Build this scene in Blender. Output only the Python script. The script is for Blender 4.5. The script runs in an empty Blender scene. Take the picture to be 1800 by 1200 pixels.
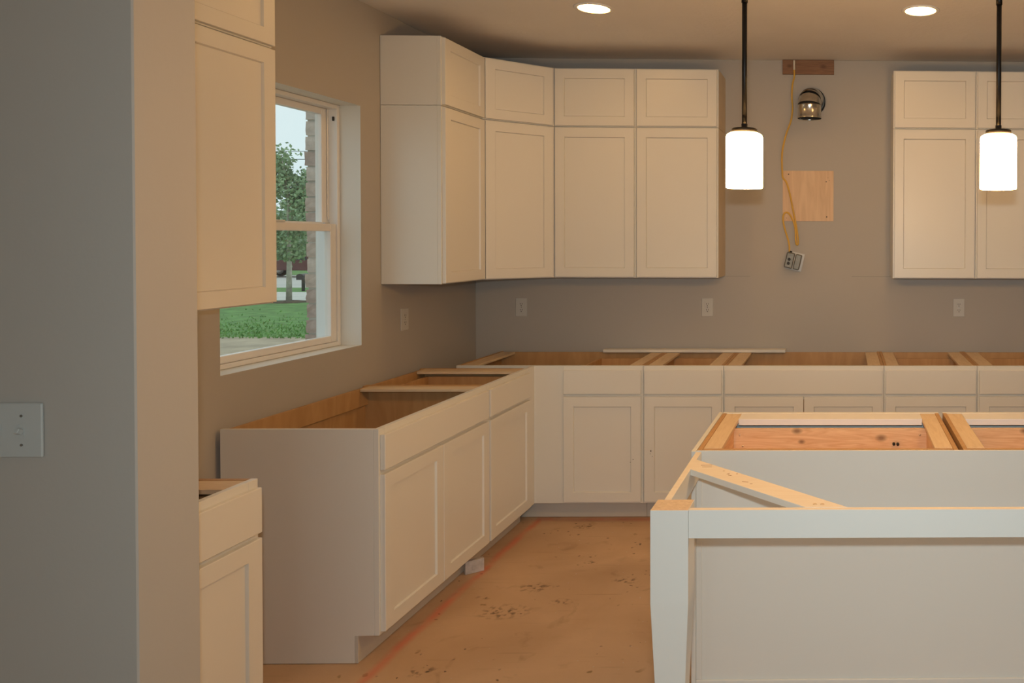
import bpy, bmesh, math, random
from mathutils import Matrix, Vector
random.seed(4)
S = bpy.context.scene
C = S.collection
PI = math.pi

# ------------------------------------------------------------------ camera
H = 1.6117
YAW, PITCH, ROLL = .0186, -.0141, .0036
cam_d = bpy.data.cameras.new('camera')
cam = bpy.data.objects.new('camera', cam_d); C.objects.link(cam)
r0 = Vector((math.cos(YAW), -math.sin(YAW), 0))
fw = Vector((math.sin(YAW)*math.cos(PITCH), math.cos(YAW)*math.cos(PITCH), math.sin(PITCH)))
u0 = r0.cross(fw)
rr = math.cos(ROLL)*r0 + math.sin(ROLL)*u0
uu = -math.sin(ROLL)*r0 + math.cos(ROLL)*u0
cam.matrix_world = Matrix(((rr.x, uu.x, -fw.x, 0), (rr.y, uu.y, -fw.y, 0), (rr.z, uu.z, -fw.z, H), (0, 0, 0, 1)))
cam_d.sensor_width = 36; cam_d.sensor_fit = 'HORIZONTAL'
cam_d.lens = 1388.78/1800*36
cam_d.shift_x = (900-1508.1)/1800
cam_d.shift_y = (441.02-600)/1800
cam_d.clip_start = .05; cam_d.clip_end = 400
S.camera = cam

# ------------------------------------------------------------------ light
S.view_settings.view_transform = 'Standard'; S.view_settings.look = 'None'
S.view_settings.gamma = 1; S.view_settings.use_curve_mapping = False
S.view_settings.exposure = 0
PENDANT = 66.0      # radiance of the pendant glass
CAN = 58.0          # radiance of the recessed lamps
DAY = 22.5          # watts through the glass door behind the camera
FLASH = 15.3         # the photographer's flash, above the lens
WARM = (1.0, .545, .18)
w = bpy.data.worlds.new('overcast_sky'); S.world = w; w.use_nodes = True
nt = w.node_tree; bg = nt.nodes['Background']
tc = nt.nodes.new('ShaderNodeTexCoord'); nz = nt.nodes.new('ShaderNodeTexNoise'); nz.inputs['Scale'].default_value = 1.6
cr = nt.nodes.new('ShaderNodeValToRGB')
cr.color_ramp.elements[0].position = .3; cr.color_ramp.elements[0].color = (.70, .84, .88, 1)
cr.color_ramp.elements[1].position = .7; cr.color_ramp.elements[1].color = (.80, .89, .91, 1)
nt.links.new(tc.outputs['Generated'], nz.inputs['Vector']); nt.links.new(nz.outputs['Fac'], cr.inputs['Fac'])
nt.links.new(cr.outputs['Color'], bg.inputs['Color']); bg.inputs['Strength'].default_value = 1.1

def area(name, loc, rot, sx, sy, power, col):
    l = bpy.data.lights.new(name, 'AREA'); l.shape = 'RECTANGLE'; l.size = sx; l.size_y = sy
    l.energy = power; l.color = col
    o = bpy.data.objects.new(name, l); C.objects.link(o); o.location = loc; o.rotation_euler = rot
    return o
area('daylight', (.55, -3.42, 1.15), (PI/2, 0, 0), 1.7, 2.0, DAY, (.83, .97, 1.0))
fl = area('camera_flash', (0, -.02, H+.11), (PI/2-.20, 0, -.12), .06, .035, FLASH, (.83, .98, 1.03)); fl.data.spread = math.radians(134)

# ------------------------------------------------------------------ materials
def mat(name, col, rough=.5, metal=0, bump=0, bscale=60, var=0, vscale=3, spec=.5, coat=0):
    m = bpy.data.materials.new(name); m.use_nodes = True
    n = m.node_tree.nodes; l = m.node_tree.links; b = n['Principled BSDF']
    b.inputs['Base Color'].default_value = (*col, 1); b.inputs['Roughness'].default_value = rough
    b.inputs['Metallic'].default_value = metal; b.inputs['Specular IOR Level'].default_value = spec
    b.inputs['Coat Weight'].default_value = coat
    t = n.new('ShaderNodeTexCoord')
    if var:
        z = n.new('ShaderNodeTexNoise'); z.inputs['Scale'].default_value = vscale; z.inputs['Detail'].default_value = 4
        l.new(t.outputs['Object'], z.inputs['Vector'])
        r = n.new('ShaderNodeValToRGB')
        r.color_ramp.elements[0].position = .3; r.color_ramp.elements[1].position = .7
        r.color_ramp.elements[0].color = (*[c*(1-var) for c in col], 1)
        r.color_ramp.elements[1].color = (*[min(1, c*(1+var)) for c in col], 1)
        l.new(z.outputs['Fac'], r.inputs['Fac']); l.new(r.outputs['Color'], b.inputs['Base Color'])
    if bump:
        z = n.new('ShaderNodeTexNoise'); z.inputs['Scale'].default_value = bscale; z.inputs['Detail'].default_value = 3
        l.new(t.outputs['Object'], z.inputs['Vector'])
        q = n.new('ShaderNodeBump'); q.inputs['Strength'].default_value = bump; q.inputs['Distance'].default_value = .002
        l.new(z.outputs['Fac'], q.inputs['Height']); l.new(q.outputs['Normal'], b.inputs['Normal'])
    return m

def wood(name, c1, c2, stretch=(1, 12, 12), scale=3, rough=.55, knots=(), dist=1.5):
    m = bpy.data.materials.new(name); m.use_nodes = True
    n = m.node_tree.nodes; l = m.node_tree.links; b = n['Principled BSDF']; b.inputs['Roughness'].default_value = rough
    t = n.new('ShaderNodeTexCoord'); mp = n.new('ShaderNodeMapping'); mp.inputs['Scale'].default_value = stretch
    l.new(t.outputs['Object'], mp.inputs['Vector'])
    z = n.new('ShaderNodeTexNoise'); z.inputs['Scale'].default_value = scale; z.inputs['Detail'].default_value = 8
    z.inputs['Distortion'].default_value = dist
    l.new(mp.outputs['Vector'], z.inputs['Vector'])
    r = n.new('ShaderNodeValToRGB')
    r.color_ramp.elements[0].position = .32; r.color_ramp.elements[1].position = .68
    r.color_ramp.elements[0].color = (*c1, 1); r.color_ramp.elements[1].color = (*c2, 1)
    l.new(z.outputs['Fac'], r.inputs['Fac'])
    out = r.outputs['Color']
    for (kx, kz, kr) in knots:           # brown knots of the board, ring shaped, fixed to it
        sp = n.new('ShaderNodeMapping'); sp.inputs['Location'].default_value = (-kx*.62, 0, -kz)
        sp.inputs['Scale'].default_value = (.62, 0, 1); l.new(t.outputs['Object'], sp.inputs['Vector'])
        ln = n.new('ShaderNodeVectorMath'); ln.operation = 'LENGTH'; l.new(sp.outputs['Vector'], ln.inputs[0])
        mr = n.new('ShaderNodeMapRange'); mr.inputs['From Min'].default_value = kr*.4; mr.inputs['From Max'].default_value = kr*1.6
        mr.inputs['To Min'].default_value = .72; mr.inputs['To Max'].default_value = 0
        l.new(ln.outputs['Value'], mr.inputs['Value'])
        mx = n.new('ShaderNodeMix'); mx.data_type = 'RGBA'; l.new(mr.outputs['Result'], mx.inputs[0])
        l.new(out, mx.inputs[6]); mx.inputs[7].default_value = (.10, .035, .012, 1); out = mx.outputs[2]
    l.new(out, b.inputs['Base Color'])
    return m

PAINT = mat('cabinet_paint', (.79, .765, .70), .34, bump=.06, bscale=25, var=.012, vscale=1.5)
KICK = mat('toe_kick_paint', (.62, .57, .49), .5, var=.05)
CEIL = mat('ceiling_paint', (.76, .745, .72), .9, bump=.9, bscale=45, var=.02, vscale=4)
REVEAL = mat('primer_white', (.74, .74, .70), .7, bump=.1)
VINYL = mat('window_vinyl', (.80, .79, .77), .35, var=.02)
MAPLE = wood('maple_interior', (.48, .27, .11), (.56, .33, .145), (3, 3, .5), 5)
RAW = wood('raw_maple_edge', (.72, .50, .30), (.82, .60, .38), (2, 2, 14), 6)
STRIPW = wood('maple_strip', (.68, .50, .31), (.77, .59, .39), (14, 1.5, 14), 4)
PINE = wood('pine_board', (.68, .40, .21), (.82, .56, .33), (1.2, 1, 11), 4, knots=((.583, .846, .010), (.564, .803, .007), (.245, .818, .011), (-.10, .83, .008)), dist=2.5)
BRACEW = wood('brace_wood', (.84, .73, .58), (.88, .78, .64), (1.5, 12, 12), 4)
PLY = wood('plywood_face', (.70, .48, .29), (.80, .57, .36), (12, 1, 1.2), 2)
BLOCKW = wood('old_block_wood', (.20, .095, .045), (.30, .15, .07), (1.5, 10, 14), 5, knots=((.045, .052, .009), (.262, .05, .011)))
POSTTOP = wood('end_grain', (.60, .42, .26), (.84, .66, .46), (9, 40, 9), 6)
DARKM = mat('dark_bronze', (.012, .010, .009), .45, .6, var=.1)
STEEL = mat('galvanised_steel', (.62, .60, .55), .22, 1, bump=.25, bscale=18, var=.15, vscale=30)
BLACK = mat('duct_black', (.02, .02, .02), .8, var=.1)
BOXM = mat('zinc_box', (.22, .215, .19), .5, .5, var=.15, vscale=60)
PLASTIC = mat('white_plastic', (.60, .59, .55), .35, var=.01)
PLASTIC2 = mat('switch_plastic', (.52, .54, .52), .35, var=.01)
SLOT = mat('slot_dark', (.02, .018, .015), .6, var=.1)
CABLEM = mat('yellow_cable', (.72, .42, .06), .45, var=.06, vscale=20)
CABLET = mat('cable_tip', (.75, .70, .60), .5, var=.1)
SCREW = mat('screw_steel', (.7, .7, .72), .25, 1, var=.05)
SCREWB = mat('screw_black', (.02, .02, .02), .4, .5, var=.1)

def emis(name, col, s, base=(.8, .8, .8)):
    m = mat(name, base, .4, var=.01); b = m.node_tree.nodes['Principled BSDF']
    b.inputs['Emission Color'].default_value = (*col, 1); b.inputs['Emission Strength'].default_value = s
    return m
GLOW = emis('pendant_glass', WARM, PENDANT)
CANG = emis('recessed_lamp', WARM, CAN)

def glass():
    m = bpy.data.materials.new('window_glass'); m.use_nodes = True; n = m.node_tree.nodes; l = m.node_tree.links
    n.remove(n['Principled BSDF'])
    a = n.new('ShaderNodeBsdfTransparent'); a.inputs['Color'].default_value = (.96, .98, .97, 1)
    g = n.new('ShaderNodeBsdfGlossy'); g.inputs['Roughness'].default_value = .02
    x = n.new('ShaderNodeMixShader'); x.inputs[0].default_value = .045
    l.new(a.outputs[0], x.inputs[1]); l.new(g.outputs[0], x.inputs[2])
    l.new(x.outputs[0], n['Material Output'].inputs['Surface'])
    return m
GLASS = glass()

def wall_mat():
    """greige paint with orange-peel texture, pencil layout line and filler patches round the hood"""
    m = mat('wall_paint', (.475, .445, .40), .62, bump=.16, bscale=70, var=.015, vscale=1.2)
    n = m.node_tree.nodes; l = m.node_tree.links; b = n['Principled BSDF']
    src = b.inputs['Base Color'].links[0].from_socket
    t = n.new('ShaderNodeTexCoord'); s = n.new('ShaderNodeSeparateXYZ'); l.new(t.outputs['Object'], s.inputs[0])
    def M(op, a, bb=None, c=None):
        q = n.new('ShaderNodeMath'); q.operation = op
        for i, v in enumerate((a, bb, c)):
            if v is None: continue
            if isinstance(v, (int, float)): q.inputs[i].default_value = v
            else: l.new(v, q.inputs[i])
        return q.outputs[0]
    ln = M('COMPARE', s.outputs['Z'], 1.374, .0016)
    inx = M('MAXIMUM', M('COMPARE', s.outputs['X'], -.68, .08), M('COMPARE', s.outputs['X'], .19, .135))
    iny = M('GREATER_THAN', s.outputs['Y'], 5.1)
    f = M('MULTIPLY', M('MULTIPLY', ln, inx), iny)
    mx = n.new('ShaderNodeMix'); mx.data_type = 'RGBA'; l.new(M('MULTIPLY', f, .45), mx.inputs[0]); l.new(src, mx.inputs[6])
    mx.inputs[7].default_value = (.16, .14, .12, 1); l.new(mx.outputs[2], b.inputs['Base Color'])
    return m
WALL = wall_mat()

def floor_mat():
    m = bpy.data.materials.new('subfloor'); m.use_nodes = True; n = m.node_tree.nodes; l = m.node_tree.links
    b = n['Principled BSDF']; b.inputs['Roughness'].default_value = .75
    t = n.new('ShaderNodeTexCoord'); s = n.new('ShaderNodeSeparateXYZ'); l.new(t.outputs['Object'], s.inputs[0])
    def noise(sc, det=5, vec=None, dist=0):
        z = n.new('ShaderNodeTexNoise'); z.inputs['Scale'].default_value = sc; z.inputs['Detail'].default_value = det
        z.inputs['Distortion'].default_value = dist
        l.new(vec or t.outputs['Object'], z.inputs['Vector']); return z.outputs['Fac']
    def rng(v, a, bb, c=0, d=1):
        q = n.new('ShaderNodeMapRange'); l.new(v, q.inputs['Value'])
        for k, x in zip(('From Min', 'From Max', 'To Min', 'To Max'), (a, bb, c, d)): q.inputs[k].default_value = x
        return q.outputs['Result']
    def M(op, a, bb=None):
        q = n.new('ShaderNodeMath'); q.operation = op
        for i, v in enumerate((a, bb)):
            if v is None: continue
            if isinstance(v, (int, float)): q.inputs[i].default_value = v
            else: l.new(v, q.inputs[i])
        return q.outputs[0]
    def mix(f, a, col):
        mx = n.new('ShaderNodeMix'); mx.data_type = 'RGBA'; l.new(f, mx.inputs[0])
        l.new(a, mx.inputs[6]); mx.inputs[7].default_value = (*col, 1); return mx.outputs[2]
    r = n.new('ShaderNodeValToRGB'); e = r.color_ramp.elements
    e[0].position = .3; e[0].color = (.525, .34, .20, 1); e[1].position = .72; e[1].color = (.67, .455, .285, 1)
    l.new(noise(2.2, 7, dist=.6), r.inputs['Fac']); c = r.outputs['Color']
    c = mix(rng(noise(7, 6, dist=1), .60, .78, 0, .45), c, (.25, .16, .075))
    # diagonal streaks left by boots and carts
    mp = n.new('ShaderNodeMapping'); mp.inputs['Rotation'].default_value = (0, 0, .9); mp.inputs['Scale'].default_value = (1.2, 16, 1)
    l.new(t.outputs['Object'], mp.inputs['Vector'])
    c = mix(rng(noise(2.5, 4, mp.outputs['Vector']), .62, .75, 0, .25), c, (.28, .18, .10))
    # scattered mud and compound spots: in patches
    for sc, th, col, pa in ((34, .085, (.06, .04, .025), .54), (17, .05, (.09, .06, .04), .45), (40, .055, (.62, .56, .48), .5), (11, .06, (.24, .15, .06), .5)):
        v = n.new('ShaderNodeTexVoronoi'); v.inputs['Scale'].default_value = sc
        wv = n.new('ShaderNodeVectorMath'); wv.operation = 'ADD'
        nn = n.new('ShaderNodeTexNoise'); nn.inputs['Scale'].default_value = sc*1.2; l.new(t.outputs['Object'], nn.inputs['Vector'])
        sc2 = n.new('ShaderNodeVectorMath'); sc2.operation = 'SCALE'; sc2.inputs['Scale'].default_value = .9/sc
        l.new(nn.outputs['Color'], sc2.inputs[0]); l.new(t.outputs['Object'], wv.inputs[0]); l.new(sc2.outputs[0], wv.inputs[1])
        l.new(wv.outputs[0], v.inputs['Vector'])
        rnd = n.new('ShaderNodeSeparateColor'); l.new(v.outputs['Color'], rnd.inputs[0])
        f = M('MULTIPLY', rng(v.outputs['Distance'], th*1.6, th*2.6, 1, 0), M('LESS_THAN', rnd.outputs[0], .22))
        f = M('MULTIPLY', f, rng(noise(2.1+sc*.02, 2), pa-.04, pa+.05))
        c = mix(M('MULTIPLY', f, .85), c, col)
    # mud stains at particular spots (x, y, radius)
    for (x, y, rad) in ((-1.61, 3.556, .035), (-1.25, 3.94, .035), (-1.463, 3.42, .11), (-1.25, 3.51, .05), (-1.566, 2.95, .06),
                        (-1.437, 4.435, .06), (-1.02, 3.73, .06), (-1.42, 3.66, .08)):
        mp = n.new('ShaderNodeMapping'); mp.inputs['Location'].default_value = (-x, -y*1.6, 0); mp.inputs['Scale'].default_value = (1, 1.6, 0)
        l.new(t.outputs['Object'], mp.inputs['Vector'])
        ln = n.new('ShaderNodeVectorMath'); ln.operation = 'LENGTH'; l.new(mp.outputs['Vector'], ln.inputs[0])
        f = M('MULTIPLY', rng(ln.outputs['Value'], rad*.4, rad*1.2, 1, 0), rng(noise(38, 4), .50, .62))
        c = mix(M('MULTIPLY', f, .75), c, (.07, .045, .025))
    # red marking paint sprayed along the cabinet line
    wob = M('MULTIPLY', M('SUBTRACT', noise(2.0, 2), .5), .05)
    d1 = M('ABSOLUTE', M('ADD', M('ADD', s.outputs['X'], 1.745), wob))
    inside = M('MULTIPLY', M('GREATER_THAN', s.outputs['Y'], 2.2), M('LESS_THAN', s.outputs['Y'], 4.56))
    f1 = M('MULTIPLY', rng(d1, .004, .034, .75, 0), inside)
    d2 = M('ABSOLUTE', M('ADD', M('SUBTRACT', s.outputs['Y'], 4.55), wob))
    in2 = M('MULTIPLY', M('GREATER_THAN', s.outputs['X'], -1.76), M('LESS_THAN', s.outputs['X'], .6))
    f2 = M('MULTIPLY', rng(d2, .004, .045, .6, 0), in2)
    f = M('MULTIPLY', M('MAXIMUM', f1, f2), rng(noise(5, 5), .38, .62, .25, 1))
    c = mix(M('MULTIPLY', f, .72), c, (.72, .13, .08))
    l.new(c, b.inputs['Base Color'])
    q = n.new('ShaderNodeBump'); q.inputs['Strength'].default_value = .25; q.inputs['Distance'].default_value = .003
    l.new(noise(60, 4), q.inputs['Height']); l.new(q.outputs['Normal'], b.inputs['Normal'])
    return m
FLOOR = floor_mat()

# ------------------------------------------------------------------ helpers
def box(bm, x0, x1, y0, y1, z0, z1, mi=0):
    v = [bm.verts.new(p) for p in ((x0, y0, z0), (x1, y0, z0), (x1, y1, z0), (x0, y1, z0), (x0, y0, z1), (x1, y0, z1), (x1, y1, z1), (x0, y1, z1))]
    for f in ((0, 3, 2, 1), (4, 5, 6, 7), (0, 1, 5, 4), (1, 2, 6, 5), (2, 3, 7, 6), (3, 0, 4, 7)):
        bm.faces.new([v[i] for i in f]).material_index = mi
def prism(bm, pts, z0, z1, top=0, side=0):
    n = len(pts)
    a = [bm.verts.new((x, y, z0)) for x, y in pts]; b = [bm.verts.new((x, y, z1)) for x, y in pts]
    bm.faces.new(a[::-1]).material_index = side; bm.faces.new(b).material_index = top
    for i in range(n): bm.faces.new((a[i], a[(i+1) % n], b[(i+1) % n], b[i])).material_index = side
def tube(bm, pts, r, n=12, caps=True):
    pts = [Vector(p) for p in pts]; rings = []
    rs = r if isinstance(r, (list, tuple)) else [r]*len(pts)
    up = None
    for i, p in enumerate(pts):
        t = (pts[min(i+1, len(pts)-1)]-pts[max(i-1, 0)]).normalized()
        if up is None: up = t.orthogonal().normalized()
        up = (up-t*up.dot(t)).normalized(); s = t.cross(up)
        rings.append([bm.verts.new(p+(up*math.cos(2*PI*k/n)+s*math.sin(2*PI*k/n))*rs[i]) for k in range(n)])
    for a, b in zip(rings, rings[1:]):
        for k in range(n): bm.faces.new((a[k], a[(k+1) % n], b[(k+1) % n], b[k])).smooth = True
    if caps: bm.faces.new(rings[0][::-1]); bm.faces.new(rings[-1])
    return rings
def lathe(bm, prof, n=40, cx=0, cy=0, caps=False):
    rings = [[bm.verts.new((cx+r*math.cos(2*PI*k/n), cy+r*math.sin(2*PI*k/n), z)) for k in range(n)] for r, z in prof]
    for a, b in zip(rings, rings[1:]):
        for k in range(n): bm.faces.new((a[k], a[(k+1) % n], b[(k+1) % n], b[k])).smooth = True
    if caps: bm.faces.new(rings[0][::-1]); bm.faces.new(rings[-1])
def obj(name, bm, m, parent=None, bev=0, loc=None, rot=None):
    if bev:
        bmesh.ops.bevel(bm, geom=list(bm.edges), offset=bev, segments=1, affect='EDGES', clamp_overlap=True)
    bmesh.ops.recalc_face_normals(bm, faces=list(bm.faces))
    me = bpy.data.meshes.new(name); bm.to_mesh(me); bm.free()
    for q in (m if isinstance(m, (list, tuple)) else [m]): me.materials.append(q)
    o = bpy.data.objects.new(name, me); C.objects.link(o)
    if parent: o.parent = parent
    if loc: o.location = loc
    if rot: o.rotation_euler = rot
    return o
def bx(name, dims, m, parent=None, bev=.0012, **k):
    bm = bmesh.new(); box(bm, *dims); return obj(name, bm, m, parent, bev, **k)
def thing(name, label, cat, loc=(0, 0, 0), rotz=0, group=None):
    o = bpy.data.objects.new(name, None); C.objects.link(o); o.empty_display_size = .1
    o.location = loc; o.rotation_euler = (0, 0, rotz); o['label'] = label; o['category'] = cat
    if group: o['group'] = group
    return o
def tag(o, label, cat, group=None, kind=None):
    o['label'] = label; o['category'] = cat
    if group: o['group'] = group
    if kind: o['kind'] = kind
    return o
def struct(name, bm, m, parent=None, **k):
    o = obj(name, bm, m, parent, **k)
    if not parent: o['kind'] = 'structure'
    return o
def sub(name, dims_list, m, parent, bev=.001):
    bm = bmesh.new()
    for d in dims_list: box(bm, *d)
    return obj(name, bm, m, parent, bev)

# ------------------------------------------------------------------ room shell
XW, YB, ZC, HB = -2.361, 5.116, 2.768, .8914
F = XW+.61; YF = YB-.61
XR, YN = 4.6, -3.5
WY0, WY1, WZ0, WZ1 = 3.034, 3.9135, 1.087, 2.258      # window opening
XO = -2.58                                           # outer face of the framed wall
bm = bmesh.new(); box(bm, XO, XR, YN-.12, YB+.15, -.15, 0); struct('floor', bm, FLOOR)
bm = bmesh.new(); box(bm, XO, XR, YN-.12, YB+.15, ZC, ZC+.15); struct('ceiling', bm, CEIL)
bm = bmesh.new(); box(bm, XW+.001, XR, YB, YB+.15, 0.001, ZC-.001); struct('wall_back', bm, WALL)
bm = bmesh.new()
ys = (YN, WY0, WY1, YB+.15); zs = (0.001, WZ0, WZ1, ZC-.001)
for x, flip in ((XW, False), (XO, True)):
    for i in range(3):
        for j in range(3):
            if i == 1 and j == 1: continue
            q = [(x, ys[i], zs[j]), (x, ys[i+1], zs[j]), (x, ys[i+1], zs[j+1]), (x, ys[i], zs[j+1])]
            bm.faces.new([bm.verts.new(p) for p in (q[::-1] if flip else q)])
for q in (((ys[0], zs[0]), (ys[0], zs[3])), ((ys[3], zs[0]), (ys[3], zs[3])), ((ys[0], zs[0]), (ys[3], zs[0])), ((ys[0], zs[3]), (ys[3], zs[3]))):
    (ya, za), (yb, zb) = q
    bm.faces.new([bm.verts.new(p) for p in ((XW, ya, za), (XW, yb, zb), (XO, yb, zb), (XO, ya, za))])
ring = ((WY0, WZ0), (WY1, WZ0), (WY1, WZ1), (WY0, WZ1))
for i in range(4):
    (ya, za), (yb, zb) = ring[i], ring[(i+1) % 4]
    bm.faces.new([bm.verts.new(p) for p in ((XW, ya, za), (XO, ya, za), (XO, yb, zb), (XW, yb, zb))]).material_index = 1
bmesh.ops.remove_doubles(bm, verts=list(bm.verts), dist=1e-5)
wall_left = struct('wall_left', bm, [WALL, REVEAL])
bm = bmesh.new(); box(bm, XR, XR+.12, YN-.12, YB+.15, -.0, ZC); struct('wall_right', bm, WALL)
# wall behind the camera with an opening for the glass door
bm = bmesh.new(); box(bm, XW+.001, -.4, YN-.12, YN, .001, ZC-.001); box(bm, 1.5, XR-.001, YN-.12, YN, .001, ZC-.001); box(bm, -.4, 1.5, YN-.12, YN, 2.2, ZC-.001)
struct('wall_front', bm, WALL)
bm = bmesh.new(); fr = .05
for a in (-.4, .525, 1.45): box(bm, a, a+.05, YN-.10, YN-.04, .001, 2.2)
box(bm, -.35, 1.45, YN-.10, YN-.04, 2.14, 2.2); box(bm, -.35, 1.45, YN-.10, YN-.04, .001, .08)
d1 = struct('door_1', bm, VINYL)
bm = bmesh.new(); box(bm, -.35, .525, YN-.075, YN-.065, .08, 2.14); box(bm, .575, 1.45, YN-.075, YN-.065, .08, 2.14)
obj('pane', bm, GLASS, d1)
# short partition in the left foreground
bm = bmesh.new(); box(bm, XW+.001, -1.461, 1.656, 1.816, .001, ZC-.001)
struct('wall_near', bm, WALL, bev=.003)

# window: frame, two sashes
def ringbox(bm, x0, x1, y0, y1, z0, z1, t, tb=None, tt=None):
    tb = tb or t; tt = tt or t
    box(bm, x0, x1, y0, y0+t, z0, z1); box(bm, x0, x1, y1-t, y1, z0, z1)
    box(bm, x0, x1, y0+t, y1-t, z0, z0+tb); box(bm, x0, x1, y0+t, y1-t, z1-tt, z1)
bm = bmesh.new(); ringbox(bm, -2.560, -2.46, WY0+.001, WY1-.001, WZ0+.001, WZ1-.001, .020)
win = struct('window_1', bm, VINYL, bev=.002)
a0, a1 = WY0+.022, WY1-.022
bm = bmesh.new(); ringbox(bm, -2.500, -2.468, a0, a1, WZ0+.022, 1.680, .040, .030, .036)
s1 = obj('lower_sash', bm, VINYL, win, .002)
bx('pane', (-2.487, -2.483, a0+.038, a1-.038, WZ0+.05, 1.646), GLASS, s1, 0)
bm = bmesh.new(); ringbox(bm, -2.538, -2.506, a0, a1, 1.652, WZ1-.022, .044, .036, .030)
s2 = obj('upper_sash', bm, VINYL, win, .002)
bx('pane', (-2.524, -2.520, a0+.042, a1-.042, 1.686, WZ1-.05), GLASS, s2, 0)
bx('sash_lock', (-2.505, -2.478, 3.50, 3.56, 1.6805, 1.692), PLASTIC, s1, .003)
bx('tilt_latch', (-2.500, -2.485, 3.84, 3.875, 1.6805, 1.686), PLASTIC, s1, .002)
sub('track', [(-2.470, -2.4605, a1+.0005, a1+.006, 1.70, WZ1-.022), (-2.504, -2.501, a1-.01, a1+.006, 1.70, WZ1-.022)], VINYL, win)
bx('track_stop', (-2.481, -2.473, a1-.006, a1+.0015, 2.18, 2.20), SLOT, win, .001)

# ------------------------------------------------------------------ outside the window
GZ = -.8
GRASS = mat('grass_ground', (.13, .26, .07), .95, var=.35, vscale=2.5, bump=1, bscale=30)
DIRT = mat('bare_dirt', (.42, .34, .24), .95, var=.22, vscale=2, bump=1, bscale=20)
CONC = mat('concrete', (.62, .60, .54), .9, var=.06, vscale=1)
ASPH = mat('street', (.55, .53, .48), .9, var=.05, vscale=.6)
def ground(name, y0, y1, m, z=GZ):
    bm = bmesh.new(); box(bm, -90, XO-.3, y0, y1, z-.3, z); return struct(name, bm, m)
ground('dirt_strip', -8, 19.4, DIRT)
ground('lawn', 19.4, 30.9, GRASS)
ground('sidewalk', 30.9, 35.6, CONC)
ground('grass_verge', 35.6, 38.9, GRASS, GZ-.01)
ground('street', 38.9, 52, ASPH, GZ-.02)
ground('far_lawn', 52, 130, GRASS)
# grass blades near the edge of the lawn
bm = bmesh.new()
for i in range(5000):
    x = random.uniform(-26, -11); y = 19.15+abs(random.gauss(0, 2.2)); h = random.uniform(.03, .08); a = random.uniform(0, PI)
    dx, dy = math.cos(a)*.02, math.sin(a)*.02; lx, ly = random.uniform(-.04, .04), random.uniform(-.04, .04)
    bm.faces.new([bm.verts.new(p) for p in ((x-dx, y-dy, GZ), (x+dx, y+dy, GZ), (x+lx, y+ly, GZ+h))])
tag(obj('grass_blades', bm, mat('grass_blade', (.15, .30, .08), .9, var=.3, vscale=2)), 'green grass blades growing along the edge of the lawn', 'grass', kind='stuff')

# brick veneer return at the far jamb: every brick its own
BR = [mat('brick_a', (.52, .41, .34), .9, bump=1, bscale=60, var=.2, vscale=20), mat('brick_b', (.60, .50, .43), .9, bump=1, bscale=60, var=.2, vscale=20),
      mat('brick_c', (.45, .34, .29), .9, bump=1, bscale=60, var=.2, vscale=20)]
bm = bmesh.new(); box(bm, -2.682, XO-.001, 4.012, 4.75, GZ, 2.75)
mortar = obj('mortar', bm, mat('mortar_grey', (.50, .46, .40), .95, bump=.8, bscale=50, var=.1), wall_left)
meshes = []
for k in range(9):
    bm = bmesh.new(); ln = .19 if k % 3 else .09
    box(bm, -.05, .05, 0, ln, 0, .066)
    bmesh.ops.subdivide_edges(bm, edges=list(bm.edges), cuts=2, use_grid_fill=True)
    for v in bm.verts: v.co += Vector((random.gauss(0, .0022), random.gauss(0, .0022), random.gauss(0, .0012)))
    me = bpy.data.meshes.new('brick'); bm.to_mesh(me); bm.free(); me.materials.append(BR[k // 3]); meshes.append((me, ln))
z = .45; row = 0
while z < 2.68:
    y = 4.006+random.uniform(-.004, .004)
    if row % 2:
        me, ln = meshes[random.choice((0, 3, 6))]
        b = bpy.data.objects.new('brick', me); C.objects.link(b); b.parent = wall_left; b.location = (-2.640+random.uniform(-.006, .004), y, z); y += ln+.01
    while y < 4.6:
        me, ln = meshes[random.choice((1, 2, 4, 5, 7, 8))]
        b = bpy.data.objects.new('brick', me); C.objects.link(b); b.parent = wall_left
        b.location = (-2.640+random.uniform(-.006, .004), y, z); y += ln+.01
    z += .0762; row += 1
bx('exterior_casing', (-2.596, XO-.001, 3.940, 4.004, WZ0-.05, WZ1+.05), VINYL, win, .003)

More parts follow.
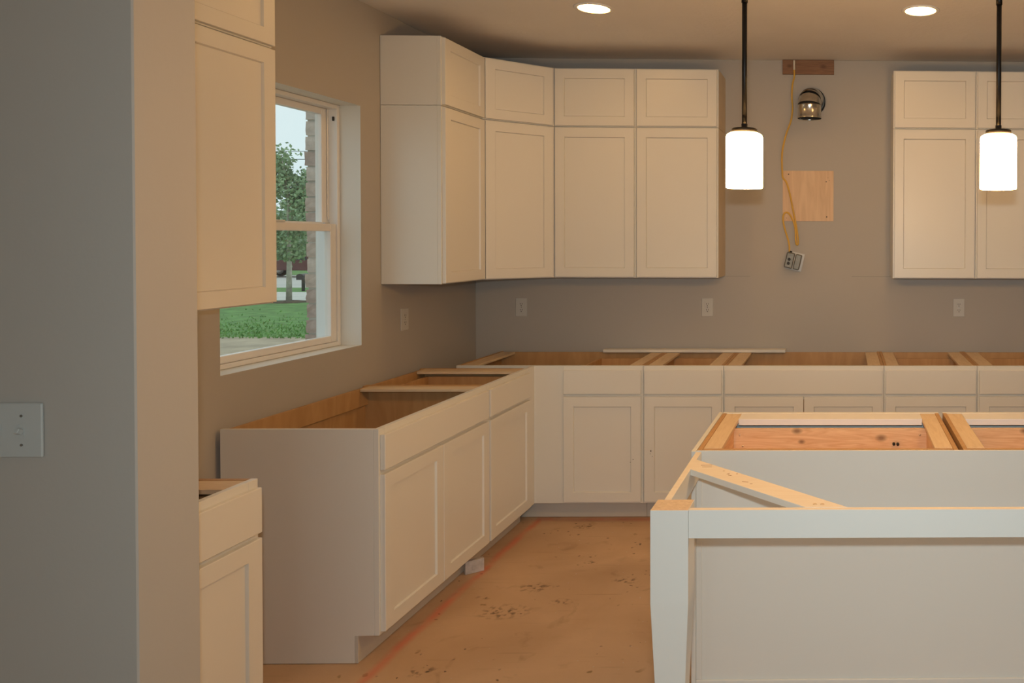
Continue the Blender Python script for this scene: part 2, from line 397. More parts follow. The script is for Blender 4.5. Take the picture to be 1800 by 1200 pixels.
LEAF1 = mat('leaf_green', (.26, .36, .20), .8, var=.35, vscale=1.5)
LEAF2 = mat('leaf_far', (.27, .36, .24), .85, var=.3, vscale=.6)
BARK = mat('bark', (.50, .45, .40), .9, var=.25, vscale=8)
def tree(name, label, x, y, h, cw, ch, n, ls, leaf, group=None, r=.1, sprigs=0):
    t = thing(name, label, 'tree', (x, y, GZ), 0, group)
    bm = bmesh.new()
    tube(bm, [(0, 0, 0), (.02, 0, h*.3), (-.03, .02, h*.6), (0, 0, h*.92)], [r, r*.8, r*.5, r*.15], 8)
    obj('trunk', bm, BARK, t)
    br = []
    for k in range(11+sprigs):
        a = random.uniform(0, 2*PI); z0 = h-ch*random.uniform(.3, .98)
        q = Vector((math.cos(a)*cw*random.uniform(.35, .8), math.sin(a)*cw*random.uniform(.35, .8), z0+random.uniform(.1, .3)*ch))
        br.append((Vector((0, 0, z0)), q))
    for k in range(sprigs):
        a = random.uniform(0, 2*PI); d = cw*random.uniform(.1, .6)
        br.append((Vector((0, 0, h*.75)), Vector((math.cos(a)*d, math.sin(a)*d, h*random.uniform(.93, 1.08)))))
    bm = bmesh.new()
    for p, q in br: tube(bm, [p, p.lerp(q, .5)+Vector((0, 0, .08)), q], [r*.3, r*.2, r*.08], 5)
    obj('branches', bm, BARK, t)
    bm = bmesh.new()
    for i in range(n):
        if random.random() < (.62 if sprigs else .35):
            p, q = random.choice(br); c = p.lerp(q, random.uniform(.35, 1.05))+Vector([random.gauss(0, cw*.11) for _ in range(3)])
        else:
            a = random.uniform(0, 2*PI); zz = random.uniform(-1, 1); rr_ = math.sqrt(max(0, 1-zz*zz))*math.sqrt(random.random())
            c = Vector((math.cos(a)*rr_*cw*.85, math.sin(a)*rr_*cw*.85, h-ch*.55+zz*ch*.42))
        s = ls*random.uniform(.6, 1.3); u = Vector([random.gauss(0, 1) for _ in range(3)]).normalized(); v = u.orthogonal().normalized()
        bm.faces.new([bm.verts.new(c+d) for d in (u*s, v*s*.55, -u*s, -v*s*.55)])
    o = obj('foliage', bm, leaf, t); o['kind'] = 'stuff'
    return t
tree('young_tree', 'slim young street tree in a mulch ring on the lawn', -20.755, 29.96, 5.3, 1.5, 3.85, 6000, .075, LEAF1, r=.10, sprigs=5)
bm = bmesh.new(); lathe(bm, [(.16, .05), (.35, .06), (.62, .02), (.66, 0)], 24)
tag(obj('mulch_ring', bm, mat('mulch', (.11, .08, .05), .95, bump=1, bscale=30, var=.3, vscale=8), loc=(-20.755, 29.96, GZ-.0)), 'dark mulch ring round the foot of the young tree', 'mulch')
far_trees = [(-53, 70, 6.6), (-47.5, 72, 6.2), (-44.0, 66, 5.6), (-58.5, 76, 6.4), (-64, 72, 5.9), (-43, 84, 6.4)]
side = ['behind the house with the pale roof', 'left of the pale-roofed house', 'nearest of the far row', 'second from the far end of the row', 'at the outer end of the far row', 'furthest back, behind all the rest']
for (x, y, h), sd in zip(far_trees, side):
    tree('shade_tree', 'dense dull-green tree across the street, '+sd, x, y, h, 3.4, h*.92, 3000, .30, LEAF2, 'dense trees across the street', .25)

# mailbox by the street
mb = thing('mailbox', 'dark mailbox on a post by the street kerb', 'mailbox', (-24.58, 36.42, GZ-.01))
bx('post', (-.05, .05, -.05, .05, 0, .52), mat('mailbox_post', (.05, .045, .04), .7, var=.1), mb, .004)
bm = bmesh.new(); prof = [(-.16, 0), (.16, 0), (.16, .16)]+[(.16*math.cos(a*PI/8), .16+.12*math.sin(a*PI/8)) for a in range(1, 8)]+[(-.16, .16)]
prism(bm, prof, -.24, .24); obj('box', bm, mat('mailbox_black', (.04, .03, .03), .4, var=.1), mb, .004, loc=(0, 0, .52), rot=(PI/2, 0, 0))
bx('flag', (.165, .18, -.1, .02, .62, .72), mat('flag_red', (.5, .05, .04), .5, var=.1), mb, .002)

# pickup truck parked beyond the street
tr = thing('pickup_truck', 'dark red pickup truck parked across the street', 'car', (-33.9, 49.9, GZ-.02))
CARP = mat('truck_paint', (.10, .022, .025), .3, coat=.5, var=.05)
CGL = mat('truck_glass', (.03, .04, .05), .1, var=.05)
bm = bmesh.new(); sd_ = [(-2.7, .45), (-2.72, .95), (-.6, 1.0), (-.45, 1.68), (.75, 1.72), (1.35, 1.12), (2.55, 1.02), (2.72, .85), (2.72, .42)]
prism(bm, [(x, z) for x, z in sd_], -.92, .92); obj('body', bm, CARP, tr, .03, rot=(PI/2, 0, 0))
for s in (-1, 1):
    bm = bmesh.new(); prism(bm, [(-.38, 1.06), (-.30, 1.6), (.12, 1.62), (.12, 1.06)], -.01, .01); prism(bm, [(.2, 1.06), (.2, 1.62), (.66, 1.62), (1.12, 1.1)], -.01, .01)
    obj('side_window', bm, CGL, tr, loc=(0, -s*.935, 0), rot=(PI/2, 0, 0))
TYRE = mat('tyre', (.015, .015, .015), .8, var=.1); RIM = mat('wheel_rim', (.6, .6, .6), .3, .8, var=.1)
for x in (-1.75, 1.75):
    for s in (-1, 1):
        bm = bmesh.new(); lathe(bm, [(.2, -.12), (.37, -.12), (.39, -.08), (.39, .08), (.37, .12), (.2, .12)], 24, caps=True)
        wh = obj('wheel', bm, TYRE, tr, loc=(x, s*.86, .39), rot=(PI/2, 0, 0))
        bm = bmesh.new(); lathe(bm, [(.05, -.14), (.23, -.13), (.25, -.1), (.25, .1), (.23, .13), (.05, .14)], 16, caps=True); obj('rim', bm, RIM, wh)
bx('bumper', (2.70, 2.86, -.85, .85, .42, .62), RIM, tr, .02); bx('headlamp', (2.56, 2.735, -.88, -.55, .80, .97), RIM, tr, .01); bx('headlamp', (2.56, 2.735, .55, .88, .80, .97), RIM, tr, .01)

# house across the street
hs = thing('house', 'white house with a pale grey roof beyond the truck', 'house', (-55.5, 80.5, GZ))
SID = mat('house_siding', (.62, .64, .66), .8, var=.04); ROOFM = mat('house_roof', (.48, .52, .56), .9, var=.12, vscale=2)
bx('wall', (-6, 6, 0, 8, 0, 2.9), SID, hs, .02)
bm = bmesh.new(); prism(bm, [(-.5, 2.85), (8.5, 2.85), (4, 5.2)], -6.5, 6.5)
obj('roof', bm, ROOFM, hs, .02, rot=(PI/2, 0, PI/2))
for x in (-4.6, -2.2):
    wf = bx('window', (x, x+1.1, -.06, -.001, 1.0, 2.2), VINYL, hs, .01); bx('pane', (x+.1, x+1.0, -.08, -.061, 1.1, 2.1), CGL, wf, 0)
gd = bx('garage_door', (.8, 5.2, -.06, -.001, .02, 2.2), PAINT, hs, .01)
for k in range(4): bx('panel', (.9, 5.1, -.09, -.061, .08+k*.53, .54+k*.53), PAINT, gd, .01)
bx('front_door', (-.6, .3, -.06, -.001, .02, 2.1), mat('house_door', (.2, .1, .07), .5, var=.1), hs, .01)
# overhead wires, with their poles out of view
WIREM = mat('wire_black', (.10, .11, .12), .8, var=.1)
poles = []
for x in (-78, -14):
    p = thing('utility_pole', 'wooden utility pole at the %s end of the overhead wires' % ('far left' if x < -50 else 'right'), 'pole', (x, 60, GZ))
    bm = bmesh.new(); tube(bm, [(0, 0, 0), (0, 0, 9.9)], [.16, .11], 10); obj('shaft', bm, BARK, p)
    bx('crossarm', (-.06, .06, -.9, .9, 9.0, 9.12), BARK, p, .01)
for i, (ya, zz, lb) in enumerate(((60.3, 9.0, 'highest'), (60.7, 8.44, 'middle'), (59.3, 8.32, 'lowest'))):
    bm = bmesh.new(); tube(bm, [(x, ya, zz+GZ+.45+((x+46)/32)**2*.5-.55) for x in range(-76, -15, 4)], .022, 5)
    tag(obj('overhead_wire', bm, WIREM), 'thin black overhead wire against the sky, %s of three' % lb, 'wire', 'overhead wires')

# ------------------------------------------------------------------ cabinets
def shaker(parent, x0, x1, z0, z1, yf, m=PAINT, fw_=.055, t=.019, name='door', label=None):
    """front face at y = yf - t, back at yf; frame proud of a recessed panel"""
    bm = bmesh.new()
    y0, y1 = yf-t, yf-.0005
    o = [(x0, z0), (x1, z0), (x1, z1), (x0, z1)]; i_ = [(x0+fw_, z0+fw_), (x1-fw_, z0+fw_), (x1-fw_, z1-fw_), (x0+fw_, z1-fw_)]
    c = .0015
    oc = [(x0+c, z0+c), (x1-c, z0+c), (x1-c, z1-c), (x0+c, z1-c)]
    def ringv(pts, y): return [bm.verts.new((a, y, b)) for a, b in pts]
    A = ringv(oc, y0); A2 = ringv(o, y0+c); Bk = ringv(o, y1); I = ringv(i_, y0)
    j_ = [(x0+fw_+.003, z0+fw_+.003), (x1-fw_-.003, z0+fw_+.003), (x1-fw_-.003, z1-fw_-.003), (x0+fw_+.003, z1-fw_-.003)]
    J = ringv(j_, y0+.009); K = ringv(j_, y1)
    for k in range(4):
        q = (k+1) % 4
        for P, Q in ((A, A2), (A2, Bk), (I, A), (J, I), (K, J), (Bk, K)):
            bm.faces.new((P[k], P[q], Q[q], Q[k]))
    d = obj(name, bm, m, parent)
    if label: d['label'] = label
    g = .0035
    bx('door_panel', (x0+fw_+g, x1-fw_-g, y0+.0085, y1-.002, z0+fw_+g, z1-fw_-g), m, d, 0)
    return d

def base_cabinet(label, loc, rotz, W, fronts, D=.59, left_paint=False, right_paint=False, strips=(1, 1), left_stile=0, right_stile=0,
                 group=None, drawer_box=False, box_wood=None, skin=0, ztop=HB, kick=True, front_strip=False, nofront=False, kick_paint=KICK):
    """local: x along the front, front frame face at y=0, body towards +y"""
    t = thing('base_cabinet', label, 'cabinet', loc, rotz, group)
    e = .0006
    zk = .107; T = .016
    for s, paint, x0 in ((0, left_paint, e), (1, right_paint, W-T-e)):
        bm = bmesh.new()
        prism(bm, [(.093, .002), (D-e, .002), (D-e, ztop-.0005), (.0195, ztop-.0005), (.0195, zk), (.093, zk)], x0, x0+T)
        for v in bm.verts: v.co = Vector((v.co.z, v.co.x, v.co.y))
        obj('side_panel', bm, PAINT if paint else MAPLE, t, .0006)
        if paint:
            xi = x0+T+.0002 if s == 0 else x0-.0042
            bx('inner_liner', (xi, xi+.004, .021, D-.03, zk+.03, ztop-.004), MAPLE, t, 0)
    il, ir = (e+T+(.0046 if left_paint else .0004)), W-T-e-(.0046 if right_paint else .0004)
    bx('back_panel', (il, ir, D-.014, D-.001, .01, ztop-.014), MAPLE, t, 0)
    bx('back_rail', (il, ir, D-.0295, D-.0145, ztop-.09, ztop-.003), MAPLE, t, .0008)
    bx('bottom_panel', (il, ir, .021, D-.0150, zk, zk+.016), MAPLE, t, 0)
    # face frame
    L, R = .038+left_stile, .038+right_stile
    fr_ = [(e, L, 0, .019, zk, ztop), (W-R, W-e, 0, .019, zk, ztop), (L, W-R, 0, .019, ztop-.038, ztop), (L, W-R, 0, .019, zk, zk+.03), (L, W-R, 0, .019, .70, .745)]
    sub('face_frame', fr_, PAINT, t, .0008)
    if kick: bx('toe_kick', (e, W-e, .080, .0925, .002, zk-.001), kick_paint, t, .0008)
    # stretcher strips along each side
    for s, on in enumerate(strips):
        if on:
            a = (il, il+on) if s == 0 else (ir-on, ir)
            bx('stretcher', (a[0], a[1], .0205, D-.031, ztop-.016, ztop-.002), STRIPW, t, .001)
    if front_strip:
        bx('front_stretcher', (il+(strips[0] or 0)+.0005, ir-(strips[1] or 0)-.0005, .0205, .125, ztop-.026, ztop-.001), BRACEP, t, .001)
    # fronts: list of (kind, x0, x1, z0, z1)
    for f in fronts:
        kind, x0, x1, z0, z1 = f
        if kind == 'slab':
            bm = bmesh.new(); box(bm, x0, x1, -.0195, -.0005, z0, z1)
            df = obj('drawer_front', bm, PAINT, t, .0018)
            if drawer_box:
                # open drawer box behind the slab front
                bw = box_wood or MAPLE; zt = z1-.012; zb = zt-.125; a0_, a1_ = x0+.04, x1-.04; q0, q1 = .026 if not front_strip else .128, D-.06
                sub('drawer_box', [(a0_, a0_+.013, q0, q1, zb, zt), (a1_-.013, a1_, q0, q1, zb, zt), (a0_+.013, a1_-.013, q0, q0+.013, zb, zt),
                                   (a0_+.013, a1_-.013, q1-.013, q1, zb, zt), (a0_+.013, a1_-.013, q0+.013, q1-.013, zb+.012, zb+.020)], bw, df, .0006)
        else:
            shaker(t, x0, x1, z0, z1, 0)
    return t
BRACEP = mat('pale_primed_wood', (.80, .78, .765), .5, var=.04, vscale=6)

DZ0, DZ1, TZ0, TZ1 = .119, .717, .733, .868
def std(W, doors=1, l=.0095, r=.0095, one_drawer=True):
    f = [('slab', l, W-r, TZ0, TZ1)]
    w_ = (W-l-r-(doors-1)*.004)/doors
    for k in range(doors): f.append(('door', l+k*(w_+.004), l+k*(w_+.004)+w_, DZ0, DZ1))
    return f
HALF = PI/2
# left run (fronts face +X); origin at (F, y)
base_cabinet('white base cabinet in the left foreground, partly hidden by the wall end', (F, 1.824, 0), HALF, .566, std(.566),
             strips=(.085, .085), drawer_box=True)
base_cabinet('wide white sink base cabinet with two doors under the window', (F, 3.0034, 0), HALF, .8986, std(.8986, 2), left_paint=True, strips=(0, .07))
c2 = base_cabinet('narrow white base cabinet between the sink cabinet and the corner', (F, 3.9025, 0), HALF, .5175, std(.5175),
             strips=(0, .085), drawer_box=True)
bx('filler_strip', (.5185, .6025, 0, .019, .107, HB), PAINT, c2, .0008)
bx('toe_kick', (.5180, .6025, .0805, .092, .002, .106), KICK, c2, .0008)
# back run (fronts face -Y); origin at (x, YF)
cbl = base_cabinet('blind corner base cabinet where the left and back runs meet', (-2.19, YF, 0), 0, 1.055,
             [('slab', .609, 1.045, TZ0, TZ1), ('door', .609, 1.045, DZ0, DZ1)], left_stile=.57, strips=(.085, .07), drawer_box=True)
c18 = base_cabinet('narrow white base cabinet right of the corner base cabinet', (-1.1345, YF, 0), 0, .455, std(.455), strips=(.08, .07), drawer_box=True)
base_cabinet('wide white cooktop base cabinet with two doors below the hood gap', (-.679, YF, 0), 0, .914, std(.914, 2), strips=(.08, .075))
base_cabinet('white base cabinet just right of the cooktop cabinet, under the right wall outlet', (.2355, YF, 0), 0, .535, std(.535), strips=(.07, .08), drawer_box=True)
base_cabinet('white base cabinet at the right picture edge, end of the back run', (.771, YF, 0), 0, .914, std(.914, 2), strips=(.08, .08), right_paint=True, drawer_box=True)

# dark scuffs on the doors of the back run
def scuffs(cab, spots):
    dr = [c for c in cab.children if c.name.startswith('door')][0]
    bm = bmesh.new()
    for x, z, w_, h_ in spots: box(bm, x, x+w_, -.0193, -.0189, z, z+h_)
    obj('scuff_marks', bm, SLOT, dr)
scuffs(c18, [(.060-.016, .405, .005, .010), (.060-.018, .392, .003, .004), (.060-.006, .378, .003, .003)])
scuffs(cbl, [(1.0, .36, .004, .005), (.985, .345, .003, .003)])

# loose strip lying on the back run
bm = bmesh.new(); box(bm, -1.521, -.366, 5.030, 5.098, HB+.0006, HB+.0186)
tag(obj('loose_board', bm, PAINT, bev=.001), 'long white filler board lying on the back base cabinets against the wall', 'board')
bm = bmesh.new(); box(bm, -.042, .042, -.012, .012, 0, .062); box(bm, -.012, .008, -.0135, -.012, .015, .042)
tag(obj('scrap_block', bm, mat('scrap_pale', (.55, .50, .46), .7, var=.15, vscale=40), bev=.001, loc=(-1.778, 3.83, .001), rot=(0, 0, HALF-.9)), 'small pale scrap block standing on the floor against the left toe kick', 'scrap')

# upper cabinets
UZ0, UZM, UZ1 = 1.376, 2.290, 2.644
def upper(label, loc, rotz, W, D, z0, z1, group=None, left_paint=True, right_paint=True):
    t = thing('wall_cabinet', label, 'cabinet', (loc[0], loc[1], z0), rotz, group)
    h = z1-z0; e = .0006; T = .014
    for x0 in (e, W-T-e):
        bx('side_panel', (x0, x0+T, .0195, D-.001, .001, h-.001), PAINT if x0 < .1 else ENDP, t, .0006)
    bx('top_panel', (e+T, W-T-e, .0195, D-.001, h-.014, h-.001), MAPLE, t, 0)
    bx('bottom_panel', (e+T, W-T-e, .0195, D-.001, .006, .018), UNDER, t, 0)
    bx('back_panel', (e+T, W-T-e, D-.008, D-.001, .018, h-.014), MAPLE, t, 0)
    sub('face_frame', [(e, .036, 0, .019, .0008, h-.0008), (W-.036, W-e, 0, .019, .0008, h-.0008), (.036, W-.036, 0, .019, h-.036, h-.0008), (.036, W-.036, 0, .019, .0008, .036)], PAINT, t, .0008)
    shaker(t, .0085, W-.0085, .006, h-.008, 0)
    return t
ENDP = mat('unfinished_end', (.70, .57, .40), .5, var=.05, vscale=8)
UNDER = mat('cabinet_underside', (.70, .52, .33), .5, var=.05, vscale=8)
XU = XW+.3076
def pair(nm, pos, rot, W, D):
    upper('tall '+nm, pos, rot, W, D, UZ0, UZM)
    upper('short '+nm.replace('white ', '')+', on top', pos, rot, W, D, UZM, UZ1)
pair('white wall cabinet in the left foreground before the window', (XU, 2.352), HALF, .532, .3066)
pair('white wall cabinet on the left wall just past the window', (XU, 4.0765), HALF, .4620, .3066)
DB = .2870
pair('white wall cabinet on the back wall next to the angled corner cabinet', (-1.7515, YB-.2880), 0, .492, DB)
pair('white wall cabinet on the back wall left of the hood gap', (-1.2590, YB-.2880), 0, .4985, DB)
pair('white wall cabinet on the back wall right of the hood gap', (.3025, YB-.2880), 0, .5060, DB)
pair('white wall cabinet at the right picture edge behind the pendant', (.8090, YB-.2880), 0, .5060, DB)
# angled corner cabinets
PA = Vector((XU, 4.540, 0)); PB = Vector((-1.7525, YB-.2880, 0))
def corner(label, z0, z1):
    t = thing('corner_wall_cabinet', label, 'cabinet', (XW, YB, z0)); h = z1-z0
    o = Vector((XW, YB, 0)); a = PA-o; b = PB-o
    T = .014
    bx('side_panel', (.001, a.x, a.y, a.y+T, .001, h-.001), PAINT, t, .0006)
    bx('side_panel', (b.x-T, b.x, b.y, -.001, .001, h-.001), PAINT, t, .0006)
    base = [(.0015, -.0015), (.0015, a.y+T+.001), (a.x-.022, a.y+T+.001), (b.x-T-.001, b.y-.022+.030), (b.x-T-.001, -.0015)]
    for nm, za, zb, m in (('bottom_panel', .006, .018, UNDER), ('top_panel', h-.014, h-.001, MAPLE)):
        bm = bmesh.new(); prism(bm, base, za, zb); obj(nm, bm, m, t)
    bx('back_panel', (.0015, .007, a.y+T+.001, -.0015, .019, h-.015), MAPLE, t, 0)
    d = (b-a); L = d.length; ang = math.atan2(d.y, d.x)
    ff = bmesh.new()
    for q in ((0, .036, 0, .019, .0008, h-.0008), (L-.036, L, 0, .019, .0008, h-.0008), (.036, L-.036, 0, .019, h-.036, h-.0008), (.036, L-.036, 0, .019, .0008, .036)): box(ff, *q)
    obj('face_frame', ff, PAINT, t, .0008, loc=(a.x, a.y, 0), rot=(0, 0, ang))
    dr = shaker(t, .010, L-.014, .006, h-.008, 0)
    dr.location = (a.x, a.y, 0); dr.rotation_euler = (0, 0, ang)
    return t
corner('tall white angled wall cabinet in the room corner', UZ0, UZM)
corner('short white angled wall cabinet in the room corner, above the tall one', UZM, UZ1)

# ------------------------------------------------------------------ island
IX, IY = -.498, 2.700
ISL = 3.2965
def island_cab(label, x1, W, strips):
    t = base_cabinet(label, (x1, ISL, 0), PI, W, std(W), D=.594, strips=strips, drawer_box=True, box_wood=PINE, front_strip=True)
    return t
i1 = island_cab('left island cabinet with open top showing a pine drawer box', .4000, .8975, (.062, .062))
i2 = island_cab('right island cabinet with open top, next to the double stretcher', 1.3160, .9000, (.062, .062))
# screws on the pine drawer-box board of the left cabinet (local x runs towards -X)
db = [c for c in i1.children if c.name.startswith('drawer_front')][0]
# (pine faces are y=.141 in local space, seen from +y)
for X, Z, m, r in ((-.399, .792, SCREW, .004), (-.411, .836, SCREW, .004), (.31, .836, SCREW, .004)):
    bm = bmesh.new(); lathe(bm, [(r*.3, -.0015), (r, -.001), (r, .001), (r*.3, .0022)], 12, caps=True)
    obj('screw', bm, m, db, loc=(.40-X, .1425, Z-.006), rot=(-HALF, 0, 0))
for X, Z in ((.205, .800), (.221, .799)):
    bm = bmesh.new(); lathe(bm, [(.0045, 0), (.0062, .003), (.0062, .013), (.003, .016)], 10, caps=True)
    obj('black_cap', bm, SCREWB, db, loc=(.40-X, .1412, Z-.004), rot=(-HALF, 0, 0))
# painted back of the island
ip = thing('island_back_panel', 'large flat white panel closing the back of the island', 'panel', (0, 2.6985, 0))
bx('sheet', (-.4985, 1.3160, -.006, 0, .002, HB), PAINT, ip, .0008)
bx('base_moulding', (-.4985, 1.3160, -.014, -.0065, .002, .107), PAINT, ip, .0015)
bx('edge_trim', (-.4985, -.4785, -.0105, -.0065, .1075, HB-.08), PAINT, ip, .001)
ie = bx('island_end_panel', (-.5140, -.4990, 2.6845, ISL+.0005, .002, HB), [PAINT, BRACEW], None, .0008)
tag(ie, 'narrow white end panel on the left end of the island', 'panel')
# posts
def post(label, x0, x1, y0, y1, zt):
    bm = bmesh.new(); g = .028; zz = .64
    R0 = [(x0+g, y0+g), (x1-g, y0+g), (x1-g, y1-g), (x0+g, y1-g)]; R1 = [(x0, y0), (x1, y0), (x1, y1), (x0, y1)]
    V = [[bm.verts.new((x, y, z)) for x, y in R] for R, z in ((R0, .002), (R1, zz), (R1, zt))]
    for a, b in zip(V, V[1:]):
        for k in range(4): bm.faces.new((a[k], a[(k+1) % 4], b[(k+1) % 4], b[k]))
    bm.faces.new(V[0][::-1]); bm.faces.new(V[-1]).material_index = 1
    return tag(obj('island_post', bm, [PAINT, POSTTOP], None, .0008), label, 'post', 'island posts')
post('square white tapered post at the front left corner of the island', -.512, -.411, 2.104, 2.192, HB-.002)
post('square white tapered post at the right corner of the island, beyond the picture edge', 1.222, 1.323, 2.104, 2.192, HB-.002)
def board2(name, label, poly, z0, z1, top):
    bm = bmesh.new(); prism(bm, poly, z0, z1, 1, 0)
    return tag(obj(name, bm, [PAINT, top], None, .0005), label, 'board')
board2('apron_board', 'white apron board across the front of the island between the posts', [(-.4105, 2.106), (1.2215, 2.106), (1.2215, 2.125), (-.4105, 2.125)], HB-.078, HB-.002, BRACEW)
board2('side_apron', 'white apron board from the left island post back to the cabinet', [(-.494, 2.1925), (-.475, 2.1925), (-.479, 2.6835), (-.498, 2.6835)], HB-.078, HB-.002, BRACEW)
board2('side_apron', 'white apron board from the right island post back to the cabinet', [(1.295, 2.1925), (1.314, 2.1925), (1.314, 2.6835), (1.295, 2.6835)], HB-.078, HB-.002, BRACEW)
br_ = thing('corner_brace', 'loose diagonal brace board across the left corner of the island overhang', 'brace', (0, 0, 0))
bm = bmesh.new(); prism(bm, [(-.4785, 2.590), (-.4772, 2.480), (-.100, 2.1255), (.014, 2.1255)], HB-.020, HB-.0015, 1, 0)
obj('board', bm, [PAINT, BRACEW], br_, .0005)
for x, y in ((-.075, 2.148), (-.055, 2.148)):
    bm = bmesh.new(); lathe(bm, [(.001, -.0014), (.006, -.0012), (.006, -.0006), (.001, -.0009)], 12, caps=True, cx=x, cy=y)
    for v in bm.verts: v.co.z += HB
    obj('plug', bm, STRIPW, br_)
GOUGE = mat('gouge_brown', (.30, .13, .05), .8, var=.1)
sm = bmesh.new()
for (x, y, l_, a) in ((-.435, 2.525, .035, .05), (-.430, 2.505, .03, .05), (-.345, 2.415, .012, -.5), (-.352, 2.43, .01, .8), (-.29, 2.35, .02, -.3), (-.27, 2.33, .008, .2), (-.325, 2.43, .006, .3), (-.37, 2.46, .006, 0)):
    dx, dy = math.cos(a)*l_/2, math.sin(a)*l_/2; nx, ny = -math.sin(a)*.0013, math.cos(a)*.0013
    prism(sm, [(x-dx-nx, y-dy-ny), (x+dx-nx, y+dy-ny), (x+dx+nx, y+dy+ny), (x-dx+nx, y-dy+ny)], HB-.0016, HB-.0011)
obj('gouge_marks', sm, GOUGE, br_)

# ------------------------------------------------------------------ lamps
def pendant(label, x, y, zb=1.780, zt=1.960):
    t = thing('pendant_lamp', label, 'lamp', (x, y, 0), 0, 'pendant lamps over the island')
    r = .060
    bm = bmesh.new()
    prof = [(r-.004, zb+.004), (r-.001, zb), (r, zb+.004), (r, zt-.014), (r-.003, zt-.006), (r-.011, zt-.001), (r-.020, zt)]
    lathe(bm, [(.001, zb+.006)]+prof+[(.012, zt)], 48)
    g = obj('glass_shade', bm, GLOW, t); g['label'] = 'lit white glass cylinder shade'
    bm = bmesh.new(); lathe(bm, [(.012, zt+.0005), (.040, zt+.0005), (.042, zt+.003), (.042, zt+.012), (.038, zt+.015), (.010, zt+.018), (.010, zt+.03)], 36); obj('cap', bm, DARKM, t)
    bm = bmesh.new(); tube(bm, [(0, 0, zt+.028), (0, 0, 2.40)], .0085, 16); obj('rod', bm, DARKM, t)
    bm = bmesh.new(); tube(bm, [(0, 0, 2.405), (0, 0, ZC-.02)], .0085, 16); tube(bm, [(0, 0, 2.385), (0, 0, 2.42)], .0105, 16); obj('upper_rod', bm, DARKM, t)
    bm = bmesh.new(); lathe(bm, [(.010, ZC-.03), (.05, ZC-.022), (.062, ZC-.012), (.064, ZC-.001)], 36); obj('canopy', bm, DARKM, t)
pendant('dark-rodded pendant lamp with lit white shade beside the hanging cable', -.325, 2.6)
pendant('dark-rodded pendant lamp with lit white shade before the right wall cabinets', .51, 2.6)

def can(x, y, label, g=None):
    t = thing('recessed_light', label, 'ceiling light', (x, y, ZC), 0, 'recessed ceiling lights')
    bm = bmesh.new(); lathe(bm, [(.076, -.001), (.096, -.001), (.097, -.004), (.092, -.007), (.078, -.006)], 40); obj('trim_ring', bm, VINYL, t)
    bm = bmesh.new(); lathe(bm, [(.001, -.0045), (.06, -.0045), (.0765, -.003)], 40); obj('lens', bm, g or CANG, t)
can(-1.253, 3.998, 'lit recessed ceiling light above the left aisle, left of the pendants')
can(.385, 3.988, 'lit recessed ceiling light between the pendant rods on the right')
can(2.02, 3.98, 'lit recessed ceiling light off to the right beyond the picture')

# ------------------------------------------------------------------ wall fittings
def outlet(label, loc, rotz):
    t = thing('wall_outlet', label, 'outlet', loc, rotz, 'duplex wall outlets')
    bx('cover_plate', (-.0365, .0365, -.006, -.0005, -.059, .059), PLASTIC, t, .002)
    for z in (-.019, .019):
        rcp = bx('receptacle', (-.017, .017, -.0078, -.0062, z-.014, z+.014), PLASTIC, t, .0007)
        sub('slots', [(-.0075, -.0050, -.0083, -.0079, z-.001, z+.008), (.0050, .0075, -.0083, -.0079, z-.001, z+.008), (-.0028, .0028, -.0083, -.0079, z-.010, z-.0055)], SLOT, rcp, 0)
    bm = bmesh.new(); lathe(bm, [(.0005, 0), (.003, .0002), (.003, .001)], 10, caps=True); obj('screw', bm, SCREW, t, loc=(0, -.006, 0), rot=(HALF, 0, 0))
outlet('white duplex outlet on the back wall near the room corner', (-2.067, YB, 1.171), 0)
outlet('white duplex outlet on the back wall left of the hood gap', (-.875, YB, 1.173), 0)
outlet('white duplex outlet on the back wall under the right wall cabinets', (.752, YB, 1.174), 0)
outlet('white outlet on the left wall just right of the window', (XW, 4.288, 1.176), HALF)
sp_ = thing('light_switch', 'white triple toggle switch plate on the near grey wall', 'switch', (-1.733, 1.656, 1.214))
bx('cover_plate', (-.087, .087, -.0065, -.0005, -.056, .056), PLASTIC2, sp_, .002)
for i, x in enumerate((-.046, 0, .046)):
    sgn = 1 if i < 2 else -1
    bx('toggle_slot', (x-.006, x+.006, -.0072, -.0066, -.013, .013), PLASTIC2, sp_, 0)
    bm = bmesh.new(); box(bm, -.0045, .0045, -.012, .0, -.005, .005); obj('toggle', bm, PLASTIC2, sp_, .001, loc=(x, -.0073, sgn*.004), rot=(sgn*.5, 0, 0))
    for z in (-.03, .03):
        bm = bmesh.new(); lathe(bm, [(.0005, 0), (.0028, .0002), (.0028, .001)], 10, caps=True); obj('screw', bm, BOXM, sp_, loc=(x, -.0065, z), rot=(HALF, 0, 0))

# wood block by the ceiling
bb = bx('wood_block', (0, .331, -.019, -.0005, 0, .092), BLOCKW, None, .001, loc=(-.394, YB, 2.674))
tag(bb, 'brown knotty wood block on the back wall just under the ceiling', 'wood block')
# plywood square
pl = thing('plywood_square', 'pale square plywood patch screwed to the back wall below the duct', 'plywood', (-.392, YB, 1.731))
bx('sheet', (0, .328, -.006, -.0005, 0, .325), PLY, pl, .0008)
for x, z, r in ((.038, .302, .0042), (.280, .255, .0036), (.284, .028, .0042), (.026, .02, .002), (.292, .280, .002), (.300, .262, .002)):
    bm = bmesh.new(); lathe(bm, [(.0005, 0), (r, .0003), (r, .0008)], 10, caps=True); obj('screw', bm, SLOT, pl, loc=(x, -.006, z), rot=(HALF, 0, 0))

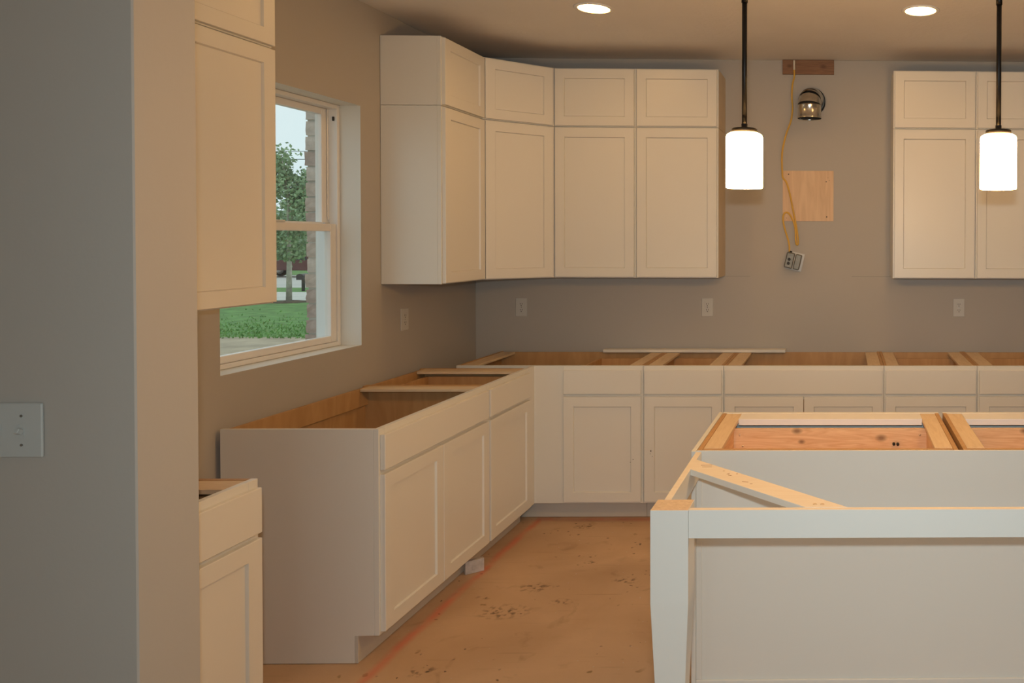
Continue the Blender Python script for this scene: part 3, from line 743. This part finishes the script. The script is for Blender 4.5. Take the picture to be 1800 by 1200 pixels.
# duct elbow
du = thing('duct_elbow', 'shiny galvanised duct elbow coming out of the back wall, open end down', 'duct', (-.214, 4.965, 2.37))
def solid_tube(pts, r): 
    bm = bmesh.new(); tube(bm, pts, r, 36, caps=False); return bm
obj('outlet_collar', solid_tube([(0, 0, 0), (0, 0, .012), (0, 0, .014), (0, 0, .078), (0, 0, .082)], [.0745, .0745, .0730, .0735, .0755]), STEEL, du)
obj('inner_tube', solid_tube([(0, 0, .004), (0, 0, .09), (.01, .06, .13)], [.071, .071, .06]), BLACK, du)  # near-black tube set inside the open end of the duct
cs = []
for k in range(6):
    a = k/5*PI/2
    cs.append((.012*(1-math.cos(a)), .066*(1-math.cos(a))+.0, .083+.046*math.sin(a)))
obj('elbow_gore', solid_tube(cs[:3], .0735), STEEL, du)
obj('elbow_gore', solid_tube(cs[2:4], .0750), STEEL, du)
obj('elbow_gore', solid_tube(cs[3:]+[(.012, .085, .129)], .0740), STEEL, du)
bm = bmesh.new(); rg = tube(bm, [(.013, .088, .125), (.013, .094, .125), (.014, .1495, .125)], [.078, .084, .082], 36, caps=False)
obj('wall_flange', bm, BLACK, du)

# hanging cable and its junction box
cp = [(-.318, 2.700), (-.318, 2.655), (-.329, 2.60), (-.332, 2.526), (-.328, 2.45), (-.339, 2.372), (-.368, 2.29), (-.391, 2.191), (-.395, 2.12), (-.393, 2.053), (-.389, 2.009), (-.367, 1.98), (-.345, 1.907),
      (-.323, 1.798), (-.301, 1.689), (-.290, 1.61), (-.291, 1.583), (-.298, 1.579), (-.304, 1.597), (-.310, 1.689), (-.328, 1.745), (-.350, 1.780), (-.372, 1.784), (-.386, 1.760), (-.384, 1.72), (-.374, 1.675), (-.354, 1.61), (-.3465, 1.57), (-.3455, 1.534)]
def smooth(pts, n=4):
    out = []; P = [pts[0]]+pts+[pts[-1]]
    for i in range(1, len(P)-2):
        for k in range(n):
            t = k/n; a, b, c, d = (Vector(q) for q in P[i-1:i+3])
            out.append(.5*((2*b)+(c-a)*t+(2*a-5*b+4*c-d)*t*t+(3*b-a-3*c+d)*t*t*t))
    out.append(Vector(pts[-1])); return out
p3 = []
N = len(cp)
for i, (x, z) in enumerate(cp):
    y = 5.085-.006*math.sin(i*.9)
    if z > 2.62: y = 5.088
    if i > 16: y -= .008
    p3.append((x, y, z))
p3 = [(-.318, 5.080, 2.758), (-.318, 5.078, 2.73)]+p3
cb = thing('hanging_cable', 'yellow electrical cable hanging in a loop over the plywood square', 'cable', (0, 0, 0))
sp = smooth(p3)
bm = bmesh.new(); tube(bm, sp[8:], .0058, 8); obj('sheath', bm, CABLEM, cb)
bm = bmesh.new(); tube(bm, sp[:9], .0062, 8); obj('pale_end', bm, CABLET, cb)
jb = thing('junction_box', 'grey metal junction box with outlet hanging from the yellow cable', 'junction box', (-.3185, 5.075, 1.474), 0)
jb.rotation_euler = (0, math.radians(13), 0)
bx('box', (-.052, .002, -.030, .026, -.050, .050), BOXM, jb, .006)
bx('box_side', (.006, .046, -.028, .028, -.049, .049), BOXM, jb, .005)
bx('edge_strip', (.0022, .0058, -.033, .028, -.050, .050), PLASTIC, jb, .001)
bx('back_plate', (-.046, .060, .030, .034, -.058, .058), PLASTIC, jb, .001)
for z in (-.02, .006, .03):
    bm = bmesh.new(); lathe(bm, [(.001, 0), (.009, .0004), (.010, .002)], 14, caps=True); obj('knockout', bm, SLOT if z < .02 else BOXM, jb, loc=(-.028, -.0302, z), rot=(HALF, 0, 0))
bm = bmesh.new(); tube(bm, [(-.030, 0, .0505), (-.030, 0, .060)], .008, 10); obj('clamp', bm, SLOT, jb)
